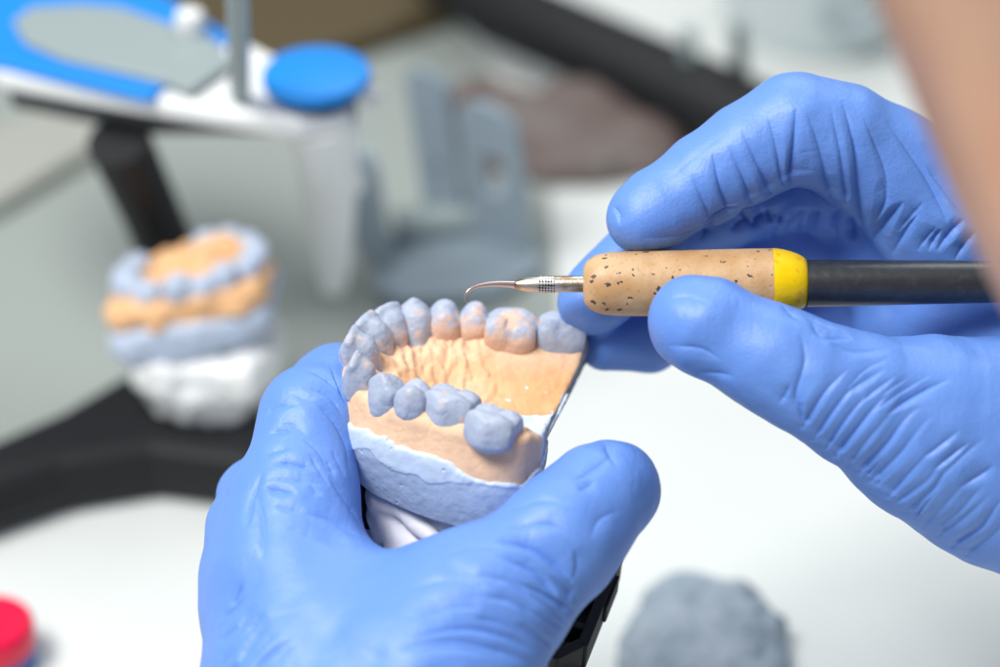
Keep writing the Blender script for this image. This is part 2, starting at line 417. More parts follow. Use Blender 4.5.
V = V + NA * (.05 * fbm(V, .9, 91, 2) - .05 * sstep(.62, .8, vnoise(V, 1.1, 92)) - .06 * np.exp(-(vnoise(V * [1, 1, .3], 5.0, 93) / .05) ** 2) * sstep(4, 8, V[:, 0]) * sstep(30, 24, V[:, 0]))[:, None]
uv3 = V.copy()
dd = seg_dist(V[:, :2], ARCH); inn = inside(V[:, :2], ARCH)
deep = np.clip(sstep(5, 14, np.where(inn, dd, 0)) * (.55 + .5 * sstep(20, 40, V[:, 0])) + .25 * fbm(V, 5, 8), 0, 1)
pal = V[:, 0] - (44.6 - 12.0 * np.exp(-((V[:, 1] + 7.0) / 10.0) ** 4) + 1.4 * np.exp(-((V[:, 1] - 6) / 6.0) ** 2) * 0 - 1.0 * fbm(V, 4, 31, 3) - .9 * sstep(-4, 14, V[:, 1]) * 0 + 1.8 * sstep(10, 16, V[:, 1]))
smear = sstep(-.25, .25, pal) * sstep(-20.5, -18.5, V[:, 1]) * sstep(20, 16, V[:, 1])
spk = sstep(.62, .7, vnoise(V, 1.5, 33)) * sstep(28, 34, V[:, 0]) * inn * (np.abs(V[:, 1] + 2) < 14)
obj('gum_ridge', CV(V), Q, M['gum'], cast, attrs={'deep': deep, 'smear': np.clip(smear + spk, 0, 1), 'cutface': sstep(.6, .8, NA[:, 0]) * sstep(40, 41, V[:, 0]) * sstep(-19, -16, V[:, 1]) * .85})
# the blue stone underneath, a shade wider, its upper rim ragged where it was smeared over
ff = Field((-9, -34, -34), (50, 38, 3), hh)
wall2 = wall - .55
b = np.maximum(wall2, (Z - NB) * .8)
b = np.maximum(b, -(Z + 27.0)); b = np.maximum(b, (Z - H2[:, :, None] + 1.0) * .8)
ff.F = b.astype(np.float32)
V, Q = subdiv(*ff.mesh(1), 1)
V = V + vnormals(V, Q) * (.06 * fbm(V, 1.6, 94) - .4 * sstep(.86, .94, vnoise(V, 1.3, 95)) + .2 * sstep(-.2, .5, -np.interp(V[:, 0], [-6, 4, 9, 14, 22, 30, 36, 40], [-3.6, -3.4, -1.6, -3.6, -3.9, -2.2, -.6, -.2]) + V[:, 2] - (-11.2 - 3.0 * sstep(20, 46, V[:, 0]) * sstep(0, -20, V[:, 1]) + 1.0 * sstep(12, -4, V[:, 0])) - (1.7 * fbm(V * [1, 1, .2], 8, 51) + .7 * np.abs(vnoise(V * [1, 1, .3], 1.8, 52)))))[:, None]
lim = -11.2 - 3.0 * sstep(20, 46, V[:, 0]) * sstep(0, -20, V[:, 1]) + 1.0 * sstep(12, -4, V[:, 0])
thr = np.interp(V[:, 0], [-6, 4, 9, 14, 22, 30, 36, 40], [-3.6, -3.4, -1.6, -3.6, -3.9, -2.2, -.6, -.2])
rim = sstep(-.3, .3, -thr + V[:, 2] - lim - (1.7 * fbm(V * [1, 1, .2], 8, 51) + .7 * np.abs(vnoise(V * [1, 1, .3], 1.8, 52))))
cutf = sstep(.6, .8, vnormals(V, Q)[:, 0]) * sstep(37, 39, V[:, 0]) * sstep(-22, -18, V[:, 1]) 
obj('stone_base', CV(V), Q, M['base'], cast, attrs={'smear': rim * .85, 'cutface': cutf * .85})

for ti, (pxy, wd, dp, ht, kind, og) in enumerate(TEETH):
    c = CI(pxy[0], pxy[1], 0)
    i = np.argmin(np.linalg.norm(ARCH - c, axis=1)); i = min(max(i, 3), len(ARCH) - 4)
    t = ARCH[i + 3] - ARCH[i - 3]; t /= np.linalg.norm(t); bdir = np.array([t[1], -t[0]])          # buccal = outwards
    if (bdir @ (ARCH[i] - np.array([30, 0]))) < 0: bdir = -bdir
    if ti == 8 or ti == 9: t = np.array([.84, -.54] if ti == 9 else [.1, -.99]); bdir = np.array([t[1], -t[0]]); bdir = bdir if bdir[0] < 0 else -bdir
    tw = AW * t[0] + LW * t[1]; bw = AW * bdir[0] + LW * bdir[1]
    g = Field((-10, -10, -9), (10, 10, 8), .26)
    top = ht * .5
    rr = random.Random(ti + 5)
    j = lambda s=.3: rr.uniform(-s, s)
    X = wd / 2 * 1.08; Y = dp / 2
    near = ti >= 10; body = {False: -2.3, True: -1.2}[near]; rt = {False: -3.4, True: -1.8}[near]
    if kind in ('molar', 'premolar'):
        g.ell((0, 0, body), (X * .93, Y * .93, ht * (.5 if near else .56)), k=1.5, pw=3.2)
        if kind == 'molar':
            cusps = [(-.46, .46), (.44, .44), (-.44, -.44), (.48, -.42)]
            for cx, cy in cusps:
                g.ell((cx * X + j(), cy * Y + j(), top - 3.1 + j(.35)), (X * .54, Y * .54, 3.4), k=1.8)
            g.cap((-X * .75, j(), top + .30), (X * .75, j(), top + .25), .75, .75, .5, cut=True)
            g.cap((-.8 + j(), Y * 1.02, top - 1.4), (-.4, 0, top + .5), .42, .6, .5, cut=True)
            g.cap((.9 + j(), -Y * 1.12, top - 1.0), (.4, 0, top + .5), .42, .6, .5, cut=True)
        else:
            for cy, up in ((.5, .3), (-.5, -.15)):
                g.ell((j(), cy * Y, top - 3.2 + up), (X * .74, Y * .52, 3.6), k=1.0)
            g.cap((-X * .8, 0, top + .15), (X * .8, 0, top + .05), .8, .8, .35, cut=True)
    else:
        tipn = {'incisor': 0, 'lateral': .2, 'canine': 1.3}[kind]
        g.ell((0, -.1, -3.4), (X * .82, Y * .90, ht * .60), k=2, pw=2.4)
        nn = 7
        for s_ in range(nn):                                # a blade narrowing to the cutting edge
            u = -1 + 2 * s_ / (nn - 1)
            zt = top - tipn * abs(u) * 1.7 - .35 * u * u - (.8 if kind != 'incisor' else .3) * max(u, 0)
            g.cap((u * X * .55, 0, -ht * .36), (u * (X - 1.0), Y * .50, zt - .9), 2.9, .9, 1.8)
    if kind in ('molar', 'premolar'):
        g.cap((0, Y * .38, -.8), (0, Y * .5, rt), X * .64, X * .46, 2.5)
    else:
        g.cap((0, Y * .40, -1), (0, Y * .72, -6.5), X * .66, X * .30, 2)
        g.cap((0, -.2, .2), (.2, -Y * .86, -4.6), X * .66, X * .26, 2)
    if kind in ('molar', 'premolar'):
        g.plane((j(.08), -.93, .34), Y * .97, .8)
        g.plane((.42 + j(.06), .85, .25), Y * 1.06, 1.2); g.plane((-.45, .84, .22), Y * 1.04, 1.2)
    else:
        g.plane((j(.1), .93, .35), Y * .98, .5); g.plane((.3, -.6, .7), top * .55 + 1.9, .5); g.plane((-.35, -.55, .72), top * .55 + 1.9, .5)
    g.plane((1, 0, 0), X * .93, .35); g.plane((-1, 0, 0), X * .93, .35)
    V, Q = subdiv(*g.mesh(0), 1)
    n3 = V + ti * 31.7
    V = V + vnormals(V, Q) * (.13 * fbm(n3, 3.0, 61) + .045 * fbm(n3, .9, 62) - .10 * np.exp(-(vnoise(n3, 2.4, 63) / .07) ** 2) * sstep(.1, .5, vnoise(n3, 3.5, 64)))[:, None]
    lingual = sstep(.3, -1.2, V[:, 1]); low = sstep(1.5, -2.5, V[:, 2])
    nz = fbm(n3, 2.6, 71)
    o_ = sstep(.1, .9, nz * .5 + og * (lingual * 1.0 * (.35 + low) + .3) - .1) * .85
    W = C(c[0], c[1], 0) + V[:, :1] * tw + V[:, 1:2] * bw + V[:, 2:3] * NW
    if np.linalg.det(np.array([tw, bw, NW])) < 0: Q = Q[:, ::-1]
    obj('tooth', W, Q, M['tooth'], cast, attrs={'orange': np.clip(o_, 0, 1) * .9}, origin=C(c[0], c[1], 0))

# folded white plaster that joins the stone to the black frame
g = Field((-8, -30, -56), (50, 32, -20), .6)
g.cap((17, -5, -28), (24, -5, -28), 12, 14, 6)
g.cap((18, -8, -42), (25, -8, -42), 11, 13, 6)
for a_, b_, r_ in [((7, -14, -28), (26, -26, -33), 2.2), ((9, -16, -31), (34, -22, -31), 3.2), ((11, -15, -36), (20, -22, -39), 4.6), ((17, -21, -43), (36, -20, -42), 5.4), ((8, -10, -33), (11, -15, -40), 3.6),
                   ((8, -12, -29), (22, -23.5, -36.5), 1.3), ((8, -14, -46), (30, -22, -50), 5)]:
    g.cap(a_, b_, r_, r_ * .9, 1.2)
V, Q = g.mesh(1)
V = V + vnormals(V, Q) * (.35 * fbm(V, 6, 81) + .08 * fbm(V, 1.6, 82))[:, None]
obj('plaster_mount', CV(V), Q, M['white_plaster'], cast)

# ------------------------------------------------------------------ black plastic frame under the cast (seen at the thumb)
def frame():
    # outer rim corners (seen pixels) at a slant running towards the camera
    fr = MB()
    a = P(622, 545, 8); b_ = P(577, 658, -14); 
    ex = (b_ - a) / np.linalg.norm(b_ - a)
    left = -RIGHT * .97 - FWD * .05; left -= ex * (left @ ex); left /= np.linalg.norm(left)
    nrm = np.cross(left, ex); nrm /= np.linalg.norm(nrm)
    if nrm @ FWD > 0: nrm = -nrm
    def Lp(u, v, w_): return a + ex * u + left * v + nrm * w_
    Ln = np.linalg.norm(b_ - a)
    def bar(u0, v0, u1, v1, wd, w0, w1):
        d = np.array([u1 - u0, v1 - v0]); d = d / np.linalg.norm(d); n = np.array([-d[1], d[0]]) * wd / 2
        q = [(u0 + n[0], v0 + n[1]), (u1 + n[0], v1 + n[1]), (u1 - n[0], v1 - n[1]), (u0 - n[0], v0 - n[1])]
        fr.prism([Lp(u, v, w0) for u, v in q], nrm * (w1 - w0))
    bar(3, 0, Ln - 4, 0, 2.6, -9, 0)
    bar(Ln - 4.6, .4, Ln + 1, 5, 2.6, -9, -.02)
    bar(Ln + .6, 4.2, Ln + .6, 40, 2.6, -9, 0)
    bar(3, 40, Ln + 1, 40, 2.6, -9, -.03)
    bar(3, 1.3, 3, 39, 2.4, -9, -.4)
    bar(3, 20, Ln, 20, 2.0, -9, -1.6)
    for u in (14, 24): bar(u, 1.2, u, 38.8, 1.8, -9, -2.0)
    fr.prism([Lp(3, -1.2, -10), Lp(Ln + 1, -1.2, -10), Lp(Ln + 1, 41, -10), Lp(3, 41, -10)], nrm * 1.2)
    bar(8, -1.7, 18, -1.7, .9, -7, -.8)
    return fr
frame().obj('mounting_frame', M['black'], cast, bevel=.5)
# the frame's rear arm glimpsed in the gap beside the index finger
mb = MB(); mb.tube([P(358, 455, 22), P(372, 500, 18), P(390, 550, 12)], [9, 10, 10], 20); mb.tube([P(352, 482, 8), P(366, 492, 6), P(378, 512, 4)], [1.4, 1.4, 1.4], 10)
mb.obj('frame_arm', M['black'], cast, smooth=True)

# ------------------------------------------------------------------ the wax carver
pen = empty('wax_carver', P(790, 281, -3), 'pen-like wax carver with speckled cork grip, yellow collar and black shaft', 'carving tool')
def ax(x, dy=0, d=-3): return P(x, 284 - (x - 583) * .008 + dy, d)
mmpx = (FOCUS - 3) / FPX
def lathe_x(prof, name, m_, seg=56, dy=0, d=-3, smooth=True):
    mb = MB(); pts = [ax(x, dy, d + (x - 583) * -.012) for x, r in prof]
    t = ax(900, dy, d + (900 - 583) * -.012) - ax(583, dy, d); L = np.linalg.norm(t); t /= L
    mb2 = MB(); mb2.tube(pts, [r * mmpx for x, r in prof], seg); o = mb2.obj(name, m_, pen, smooth=smooth); return o
cork = mat('cork', (.60, .40, .22), .45, bump=[(500, .00012)], var=((.50, .29, .13), 110, .4, .62))
nt = cork.node_tree; bs = nt.nodes['Principled BSDF']; src = bs.inputs['Base Color'].links[0].from_socket
gn = nt.nodes.new('ShaderNodeTexNoise'); gn.inputs['Scale'].default_value = 1500; gn.inputs['Detail'].default_value = 3; tc0 = nt.nodes.new('ShaderNodeTexCoord'); nt.links.new(tc0.outputs['Object'], gn.inputs['Vector'])
gr = nt.nodes.new('ShaderNodeMapRange'); gr.inputs[1].default_value = .60; gr.inputs[2].default_value = .72; gr.inputs[4].default_value = .55; nt.links.new(gn.outputs['Fac'], gr.inputs[0])
gm = nt.nodes.new('ShaderNodeMix'); gm.data_type = 'RGBA'; gm.inputs['B'].default_value = (.30, .16, .07, 1); nt.links.new(src, gm.inputs['A']); nt.links.new(gr.outputs[0], gm.inputs['Factor']); src = gm.outputs['Result']
tc = nt.nodes.new('ShaderNodeTexCoord'); vo = nt.nodes.new('ShaderNodeTexVoronoi'); vo.inputs['Scale'].default_value = 420; vo.inputs['Randomness'].default_value = 1
mp = nt.nodes.new('ShaderNodeMapping'); mp.inputs['Scale'].default_value = (.8, 1.2, 1.25)
dn = nt.nodes.new('ShaderNodeTexNoise'); dn.inputs['Scale'].default_value = 900; nt.links.new(tc.outputs['Object'], dn.inputs['Vector'])
dv = nt.nodes.new('ShaderNodeVectorMath'); dv.operation = 'MULTIPLY_ADD'; dv.inputs[1].default_value = (.0016, .0016, .0016)
nt.links.new(dn.outputs['Color'], dv.inputs[0]); nt.links.new(tc.outputs['Object'], dv.inputs[2])
nt.links.new(dv.outputs[0], mp.inputs[0]); nt.links.new(mp.outputs[0], vo.inputs['Vector'])
cmpn = nt.nodes.new('ShaderNodeMath'); cmpn.operation = 'LESS_THAN'; nt.links.new(vo.outputs['Distance'], cmpn.inputs[0])
sepc = nt.nodes.new('ShaderNodeSeparateColor'); nt.links.new(vo.outputs['Color'], sepc.inputs[0])
mr = nt.nodes.new('ShaderNodeMapRange'); mr.inputs[1].default_value = .05; mr.inputs[2].default_value = 1; mr.inputs[3].default_value = 0; mr.inputs[4].default_value = .27; nt.links.new(sepc.outputs[0], mr.inputs[0])
nt.links.new(mr.outputs[0], cmpn.inputs[1])
mx = nt.nodes.new('ShaderNodeMix'); mx.data_type = 'RGBA'; mx.inputs['B'].default_value = (.07, .05, .045, 1)
nt.links.new(src, mx.inputs['A']); nt.links.new(cmpn.outputs[0], mx.inputs['Factor']); nt.links.new(mx.outputs['Result'], bs.inputs['Base Color'])
prof = [(583.0, 4), (583.3, 14), (584.5, 19), (587, 23), (591, 26.2), (597, 29), (605, 31), (616, 32.1), (640, 32.6), (680, 32.8), (720, 33.6), (755, 34), (772, 33.9)]
lathe_x(prof, 'grip', cork)
lathe_x([(772, 30), (772.2, 34.2), (776, 34), (783, 33), (791, 31), (798, 28.4), (803, 25.6), (806, 23.2), (807.3, 20)], 'collar', M['yellow'])
lathe_x([(806.5, 18), (806.8, 23.6), (900, 22.2), (1010, 20.6), (1200, 19), (1300, 18)], 'shaft', M['black_soft'], dy=1)
worn = mat('worn_metal', (.62, .58, .54), .35, 1, bump=[(1200, .00006)], var=((.36, .22, .10), 260, .42, .62))
lathe_x([(511, 1.6), (513, 3.4), (520, 5.6), (528, 7.4), (535, 8.0), (540, 8.2), (583, 8.4), (586, 8.4)], 'ferrule', worn, dy=0)
knurl = mat('knurl', (.5, .5, .5), .35, 1)
nt = knurl.node_tree; bs = nt.nodes['Principled BSDF']; tc = nt.nodes.new('ShaderNodeTexCoord'); vo = nt.nodes.new('ShaderNodeTexVoronoi'); vo.inputs['Scale'].default_value = 1500; vo.inputs['Randomness'].default_value = .1
nt.links.new(tc.outputs['Object'], vo.inputs['Vector']); cr = nt.nodes.new('ShaderNodeMapRange'); cr.inputs[1].default_value = .3; cr.inputs[2].default_value = .6; nt.links.new(vo.outputs['Distance'], cr.inputs[0])
mx = nt.nodes.new('ShaderNodeMix'); mx.data_type = 'RGBA'; mx.inputs['A'].default_value = (.03, .03, .03, 1); mx.inputs['B'].default_value = (.8, .78, .75, 1)
nt.links.new(cr.outputs[0], mx.inputs['Factor']); nt.links.new(mx.outputs['Result'], bs.inputs['Base Color'])
lathe_x([(539, 8.0), (539.2, 8.7), (554.8, 8.7), (555, 8.0)], 'knurled_band', knurl, smooth=True)
mb = MB(); tip = spline([(466, 302, -5), (465, 297, -5), (468, 291, -5), (476, 286.5, -4.5), (490, 284.2, -4), (503, 284, -3.5), (514, 284.6, -3)], 5)
mb.tube([P(*t) for t in tip], [(.7 + 3.0 * (i / (len(tip) - 1)) ** 1.2) * mmpx for i in range(len(tip))], 16)
mb.obj('tip', mat('tip_metal', (.62, .5, .46), .3, 1), pen, smooth=True)

# ------------------------------------------------------------------ gloved hands
def sculpt(V, Q, creases, noise=.25, seed=1):
    """press creases (pixel polylines cast onto the skin of the glove) into the surface"""
    bvh = BVHTree.FromPolygons(V.tolist(), Q.tolist())
    V, Q = subdiv(V, Q)
    N = vnormals(V, Q); disp = noise * fbm(V, 9, seed, 2) - .05 * np.exp(-(vnoise(V * [1, .7, 1.2], 5.5, seed + 3) / .16) ** 2) * sstep(0, .5, vnoise(V, 14, seed + 9)) - .04 * np.exp(-(vnoise(V * [1.3, .8, 1], 3.2, seed + 5) / .2) ** 2) * sstep(0, .5, vnoise(V, 11, seed + 12))
    dc = np.zeros(len(V))
    for (pts, wd, dp, *fade) in creases:
        pl = spline(pts, 6) if len(pts) > 2 else np.array(pts, float)
        hits = []
        for x, y in pl:
            r = FWD + RIGHT * (x - 500) / FPX + UP * (333.5 - y) / FPX; r /= np.linalg.norm(r)
            hit, nn, _, _ = bvh.ray_cast(Vector(CAM), Vector(r))
            if hit is not None: hits.append(np.array(hit))
        if len(hits) < 2: continue
        hits = np.array(hits)
        lo = hits.min(0) - 9 * wd; hi = hits.max(0) + 9 * wd
        m = np.where(((V > lo) & (V < hi)).all(1))[0]
        if not len(m): continue
        wd = wd * .85; dp = dp * 1.5
        X = V[m]; best = np.full(len(m), 1e9); side = np.zeros(len(m)); tt = np.zeros(len(m)); ns = len(hits) - 1
        for i in range(ns):
            p, d = hits[i], hits[i + 1] - hits[i]; L2 = d @ d + 1e-9
            if L2 > 400: continue
            t = np.clip(((X - p) @ d) / L2, 0, 1); v = X - p - t[:, None] * d; r = np.linalg.norm(v, axis=1)
            u = r < best; best[u] = r[u]; tt[u] = (i + t[u]) / ns
            side[u] = np.sign(np.einsum('ij,ij->i', v[u], np.cross(np.broadcast_to(d, (u.sum(), 3)), N[m][u])))
        env = np.clip(np.minimum(tt, 1 - tt) * 3, 0, 1)
        if fade: env = np.clip(tt if fade[0] > 0 else 1 - tt, 0, 1) ** .9 * np.clip((1 - tt if fade[0] > 0 else tt) * 12, .35, 1)
        lam = wd * np.where(side > 0, 1.6, 3.0) * (.6 + .4 * env)
        dc[m] = np.minimum(dc[m], -dp * env * np.exp(-(np.sqrt(best ** 2 + .12 ** 2) - .12) / lam)) - .18 * dp * env * np.exp(-(best / (.45 * wd)) ** 2)
    disp = disp + dc
    return V + N * disp[:, None], Q
def fan(a, b_, n, wd, dp, jit=2.5, seed=0, fade=None):
    """n creases between two guide polylines with equal point counts"""
    rr = random.Random(seed); a = np.array(a, float); b_ = np.array(b_, float); out = []
    for i in range(n):
        t = (i + rr.uniform(-.25, .25)) / max(n - 1, 1)
        q = a + (b_ - a) * t + np.array([[rr.uniform(-jit, jit), rr.uniform(-jit, jit)] for _ in a])
        s0, s1 = (0 if fade else rr.uniform(0, .22)), rr.uniform(.6 if fade else .78, 1); qs = spline(q, 8); m = len(qs); qs = qs[int(m * s0):max(int(m * s1), int(m * s0) + 4)]
        out.append((qs[::4].tolist() if len(qs) > 8 else qs.tolist(), wd * rr.uniform(.7, 1.3), dp * rr.uniform(.45, 1.3)) + ((fade,) if fade else ()))
    return out
def fp(l): return [tuple(P(x, y, d)) + (r,) for x, y, d, r in l]

# left hand: index along the cast's front, thumb across its underside
H = .5
pts_all = []
LH = dict(
  index=[(288, 575, -22, 15), (296, 500, -15, 13), (312, 420, -5, 11.2), (340, 392, 8, 9.8), (372, 392, 24, 8.6)],
  back1=[(288, 575, -22, 15), (304, 690, -32, 18), (325, 860, -48, 20), (330, 960, -62, 22)],
  edge=[(252, 528, -8, 9.2), (264, 600, -16, 10.2), (276, 700, -28, 11.8), (305, 860, -44, 15)],
  thumb=[(616, 487, -22, 9.6), (598, 498, -25, 10.6), (560, 540, -32, 12.6), (492, 604, -38, 15.4), (428, 690, -44, 18.5), (390, 860, -58, 22), (380, 960, -70, 22)],
  web1=[(330, 612, -30, 12), (440, 608, -36, 12)],
  web2=[(330, 690, -38, 16), (430, 680, -42, 16)],
  web3=[(330, 800, -50, 20), (400, 800, -54, 20)],
  middle=[(254, 532, -10, 9.5), (258, 500, 8, 9.3), (300, 462, 36, 9), (345, 470, 46, 8.5), (372, 492, 40, 8)],
  ring=[(250, 600, -15, 10), (240, 580, 18, 9), (290, 540, 44, 9), (350, 545, 50, 8.5), (390, 560, 44, 8)],
  little=[(262, 690, -28, 11), (250, 660, 10, 8.5), (300, 620, 34, 8), (350, 620, 38, 7.5), (390, 630, 32, 7)])
allp = [p for v in LH.values() for p in fp(v)]
lo = np.min([np.array(p[:3]) - p[3] for p in allp], 0) - 3; hi = np.max([np.array(p[:3]) + p[3] for p in allp], 0) + 3
g = Field(lo, hi, H)
for k_, v in LH.items(): g.chain(fp(v), {'middle': 3, 'ring': 3, 'little': 3, 'web1': 13, 'web2': 16, 'web3': 16, 'edge': 11, 'back1': 11}.get(k_, 7))
V, Q = g.mesh(2)
cr = []
cr += [([(498, 531), (525, 525), (552, 525), (579, 542)], .8, .55), ([(490, 541), (527, 544), (557, 564), (577, 590)], .9, 1.2), ([(483, 553), (527, 566), (549, 584), (562, 607)], .8, .8),
       ([(405, 640), (460, 627), (505, 636), (545, 657)], 1.0, .9), ([(392, 650), (450, 640), (500, 650), (538, 668)], .9, .8), ([(462, 616), (498, 622), (535, 640)], .9, .7), ([(470, 575), (510, 582), (545, 612)], .8, .55),
       ([(480, 596), (515, 602), (548, 628)], .8, .6), ([(572, 482), (590, 470), (614, 455)], .7, .5), ([(604, 440), (609, 452), (616, 466)], .6, .45), ([(578, 492), (596, 480)], .6, .4), ([(572, 545), (578, 565), (568, 590)], .8, .45),
       ([(500, 512), (540, 500), (575, 505)], .8, .3), ([(400, 590), (450, 580), (500, 590)], 1.2, .3), ([(440, 556), (480, 545), (520, 552)], .8, .35), ([(590, 540), (600, 520), (620, 510)], .9, .3)]
cr += [([(263, 420), (275, 407), (300, 404)], .7, .35), ([(266, 432), (290, 424), (312, 440)], .7, .35), ([(290, 392), (325, 410), (345, 440), (350, 475)], .8, .5), ([(300, 384), (330, 396), (346, 420)], .7, .5),
       ([(290, 430), (318, 450), (340, 490)], .8, .35), ([(300, 512), (330, 520), (360, 538)], .9, .4), ([(285, 525), (320, 538), (350, 545)], .8, .35), ([(262, 470), (250, 500), (246, 530)], .8, .55),
       ([(250, 480), (262, 520), (262, 560)], 1.1, .5), ([(325, 470), (345, 500), (362, 525)], .7, .4), ([(305, 368), (325, 376), (342, 392)], .6, .45), ([(232, 480), (222, 500), (222, 520)], .7, .35), ([(330, 365), (340, 385), (348, 410)], .6, .4)]
cr += fan([(250, 570), (232, 600), (216, 640)], [(305, 640), (268, 665), (240, 700)], 8, .8, .55, 3, 3)
cr += fan([(252, 585), (225, 610)] + [(214, 625)], [(245, 660), (222, 680), (216, 700)], 6, .7, .5, 2, 5)
cr += fan([(400, 625), (470, 612), (540, 640)], [(380, 680), (450, 668), (530, 690)], 4, .8, .4, 3, 8)
cr += fan([(578, 600), (545, 575), (505, 560), (470, 556)], [(556, 650), (520, 632), (470, 622), (420, 628)], 6, .8, .8, 3, 41, -1)
cr += fan([(350, 480), (338, 455), (325, 430)], [(330, 500), (310, 480), (296, 450)], 4, .6, .4, 3, 42)
cr += fan([(262, 440), (290, 432), (322, 446)], [(252, 500), (290, 505), (345, 520)], 6, .7, .6, 4, 43)
V, Q = sculpt(V, Q, cr, .35, 101)
person = empty('person', (60, -250, 0), 'person in blue nitrile gloves leaning in from the right, bare cheek out of focus', 'person')
VL, QL = V, Q

# right hand: pen grip, thumb nearest the camera
RH = dict(
  index=[(640, 219, -1, 7.6), (655, 211, 0, 8.6), (705, 180, 1, 9.8), (750, 152, 1, 10.6), (797, 127, 1, 11.6), (840, 140, 3, 12.2), (890, 170, 8, 13.5), (950, 215, 14, 16.5)],
  hand=[(950, 215, 14, 16.5), (1010, 290, 26, 22), (1090, 400, 20, 28), (1200, 520, 0, 26), (1320, 640, -10, 27)],
  thumb=[(690, 319, -20, 9.3), (705, 326, -21, 10.2), (768, 356, -22, 11.2), (810, 378, -22, 12.2), (865, 402, -20, 14.4), (930, 428, -14, 20.5), (1000, 450, -8, 25.5), (1100, 490, -4, 28)],
  web=[(960, 345, 20, 13), (1030, 350, 22, 18)],
  middle=[(590, 303, 13, 7.8), (604, 290, 14, 8.3), (660, 232, 19, 9), (725, 205, 24, 10), (800, 180, 30, 11), (880, 200, 30, 12), (960, 240, 26, 16)],
  ring=[(606, 344, 22, 6.6), (650, 340, 26, 7.6), (700, 290, 34, 9.5), (770, 240, 42, 11), (880, 250, 42, 12), (970, 280, 34, 17)],
  little=[(668, 334, 36, 6), (720, 334, 42, 7), (800, 320, 52, 8.5), (880, 310, 50, 10), (980, 340, 38, 16)],
  palm=[(880, 260, 34, 13), (980, 310, 26, 20)], palm2=[(900, 330, 30, 12), (1000, 370, 20, 22)])
allp = [p for v in RH.values() for p in fp(v)]
lo = np.min([np.array(p[:3]) - p[3] for p in allp], 0) - 3; hi = np.max([np.array(p[:3]) + p[3] for p in allp], 0) + 3
g = Field(lo, hi, H)
for k_, v in RH.items(): g.chain(fp(v), {'middle': 2.5, 'ring': 2.2, 'little': 2, 'palm': 5, 'palm2': 5, 'hand': 9, 'web': 9}.get(k_, 5))
V, Q = g.mesh(2)
cr = [([(796, 106), (794, 143), (791, 180)], .7, 1.5, 1), ([(842, 100), (856, 150), (858, 203), (864, 250)], .8, 1.0), ([(712, 150), (720, 185), (731, 214)], .7, 1.2, 1), ([(742, 130), (756, 160), (772, 194)], .9, 1.1, 1),
      ([(728, 145), (741, 172), (752, 202)], .6, .8, 1), ([(768, 115), (777, 150), (783, 184)], .6, .7, 1), ([(808, 112), (820, 150), (828, 198)], .8, .9, 1), ([(830, 105), (840, 150), (846, 204)], .6, .7, 1),
      ([(862, 115), (884, 165), (890, 225)], .9, .5), ([(885, 118), (925, 175), (958, 245)], .8, .6), ([(915, 150), (945, 190), (985, 240)], .8, .5), ([(612, 205), (618, 214), (620, 226)], .5, .5), ([(690, 170), (702, 198), (714, 226)], .7, .7, 1),
      ([(640, 238), (680, 236), (712, 222)], .6, .35), ([(700, 240), (712, 226), (730, 214)], .6, .8), 
      ([(868, 235), (886, 200), (880, 170)], .8, .6), ([(760, 120), (790, 100), (815, 104)], 1.6, .15), ([(655, 190), (690, 160), (730, 130)], 1.8, .18)]
# thumb and ball of the thumb
cr += [([(800, 330), (805, 360), (795, 400), (808, 425)], .8, .5), ([(795, 395), (800, 412), (806, 428)], .6, .6), ([(778, 405), (785, 395), (792, 380)], .6, .45), ([(668, 345), (700, 350), (722, 362)], .7, .45), ([(690, 374), (712, 374), (735, 376)], .6, .4),
       ([(662, 300), (690, 296), (710, 305)], .9, .22), ([(810, 320), (825, 335), (855, 338)], .8, .7), ([(800, 312), (820, 322), (840, 330)], .6, .5), ([(782, 304), (792, 312), (800, 322)], .6, .4), ([(815, 330), (850, 350), (900, 345)], .8, .35)]
cr += fan([(804, 428), (828, 395), (852, 366), (885, 345)], [(968, 560), (995, 540), (1015, 515), (1035, 490)], 15, .9, 1.05, 3, 21, -1)
cr += fan([(812, 440), (832, 415), (850, 398)], [(940, 535), (962, 512), (985, 488)], 13, .5, .5, 3, 22, -1)
cr += fan([(830, 400), (870, 365), (915, 348)], [(870, 430), (915, 398), (965, 370)], 6, .6, .5, 4, 23)
cr += fan([(905, 470), (945, 440), (990, 400)], [(940, 500), (980, 470), (1010, 440)], 4, .7, .55, 4, 24)
# palm seen through the gap between index and pen
cr += fan([(868, 250), (890, 220), (915, 192)], [(950, 262), (968, 240), (990, 215)], 7, .7, .75, 3, 32)
cr += fan([(700, 235), (735, 215), (760, 200)], [(850, 245), (850, 225), (845, 208)], 8, .9, 1.5, 4, 31)
cr += fan([(742, 206), (750, 220), (770, 238)], [(845, 206), (835, 225), (825, 244)], 6, .8, 1.3, 3, 33)
V, Q = sculpt(V, Q, cr, .3, 202)
obj('glove', V, Q, M['glove'], person)
obj('glove', VL, QL, M['glove'], person)

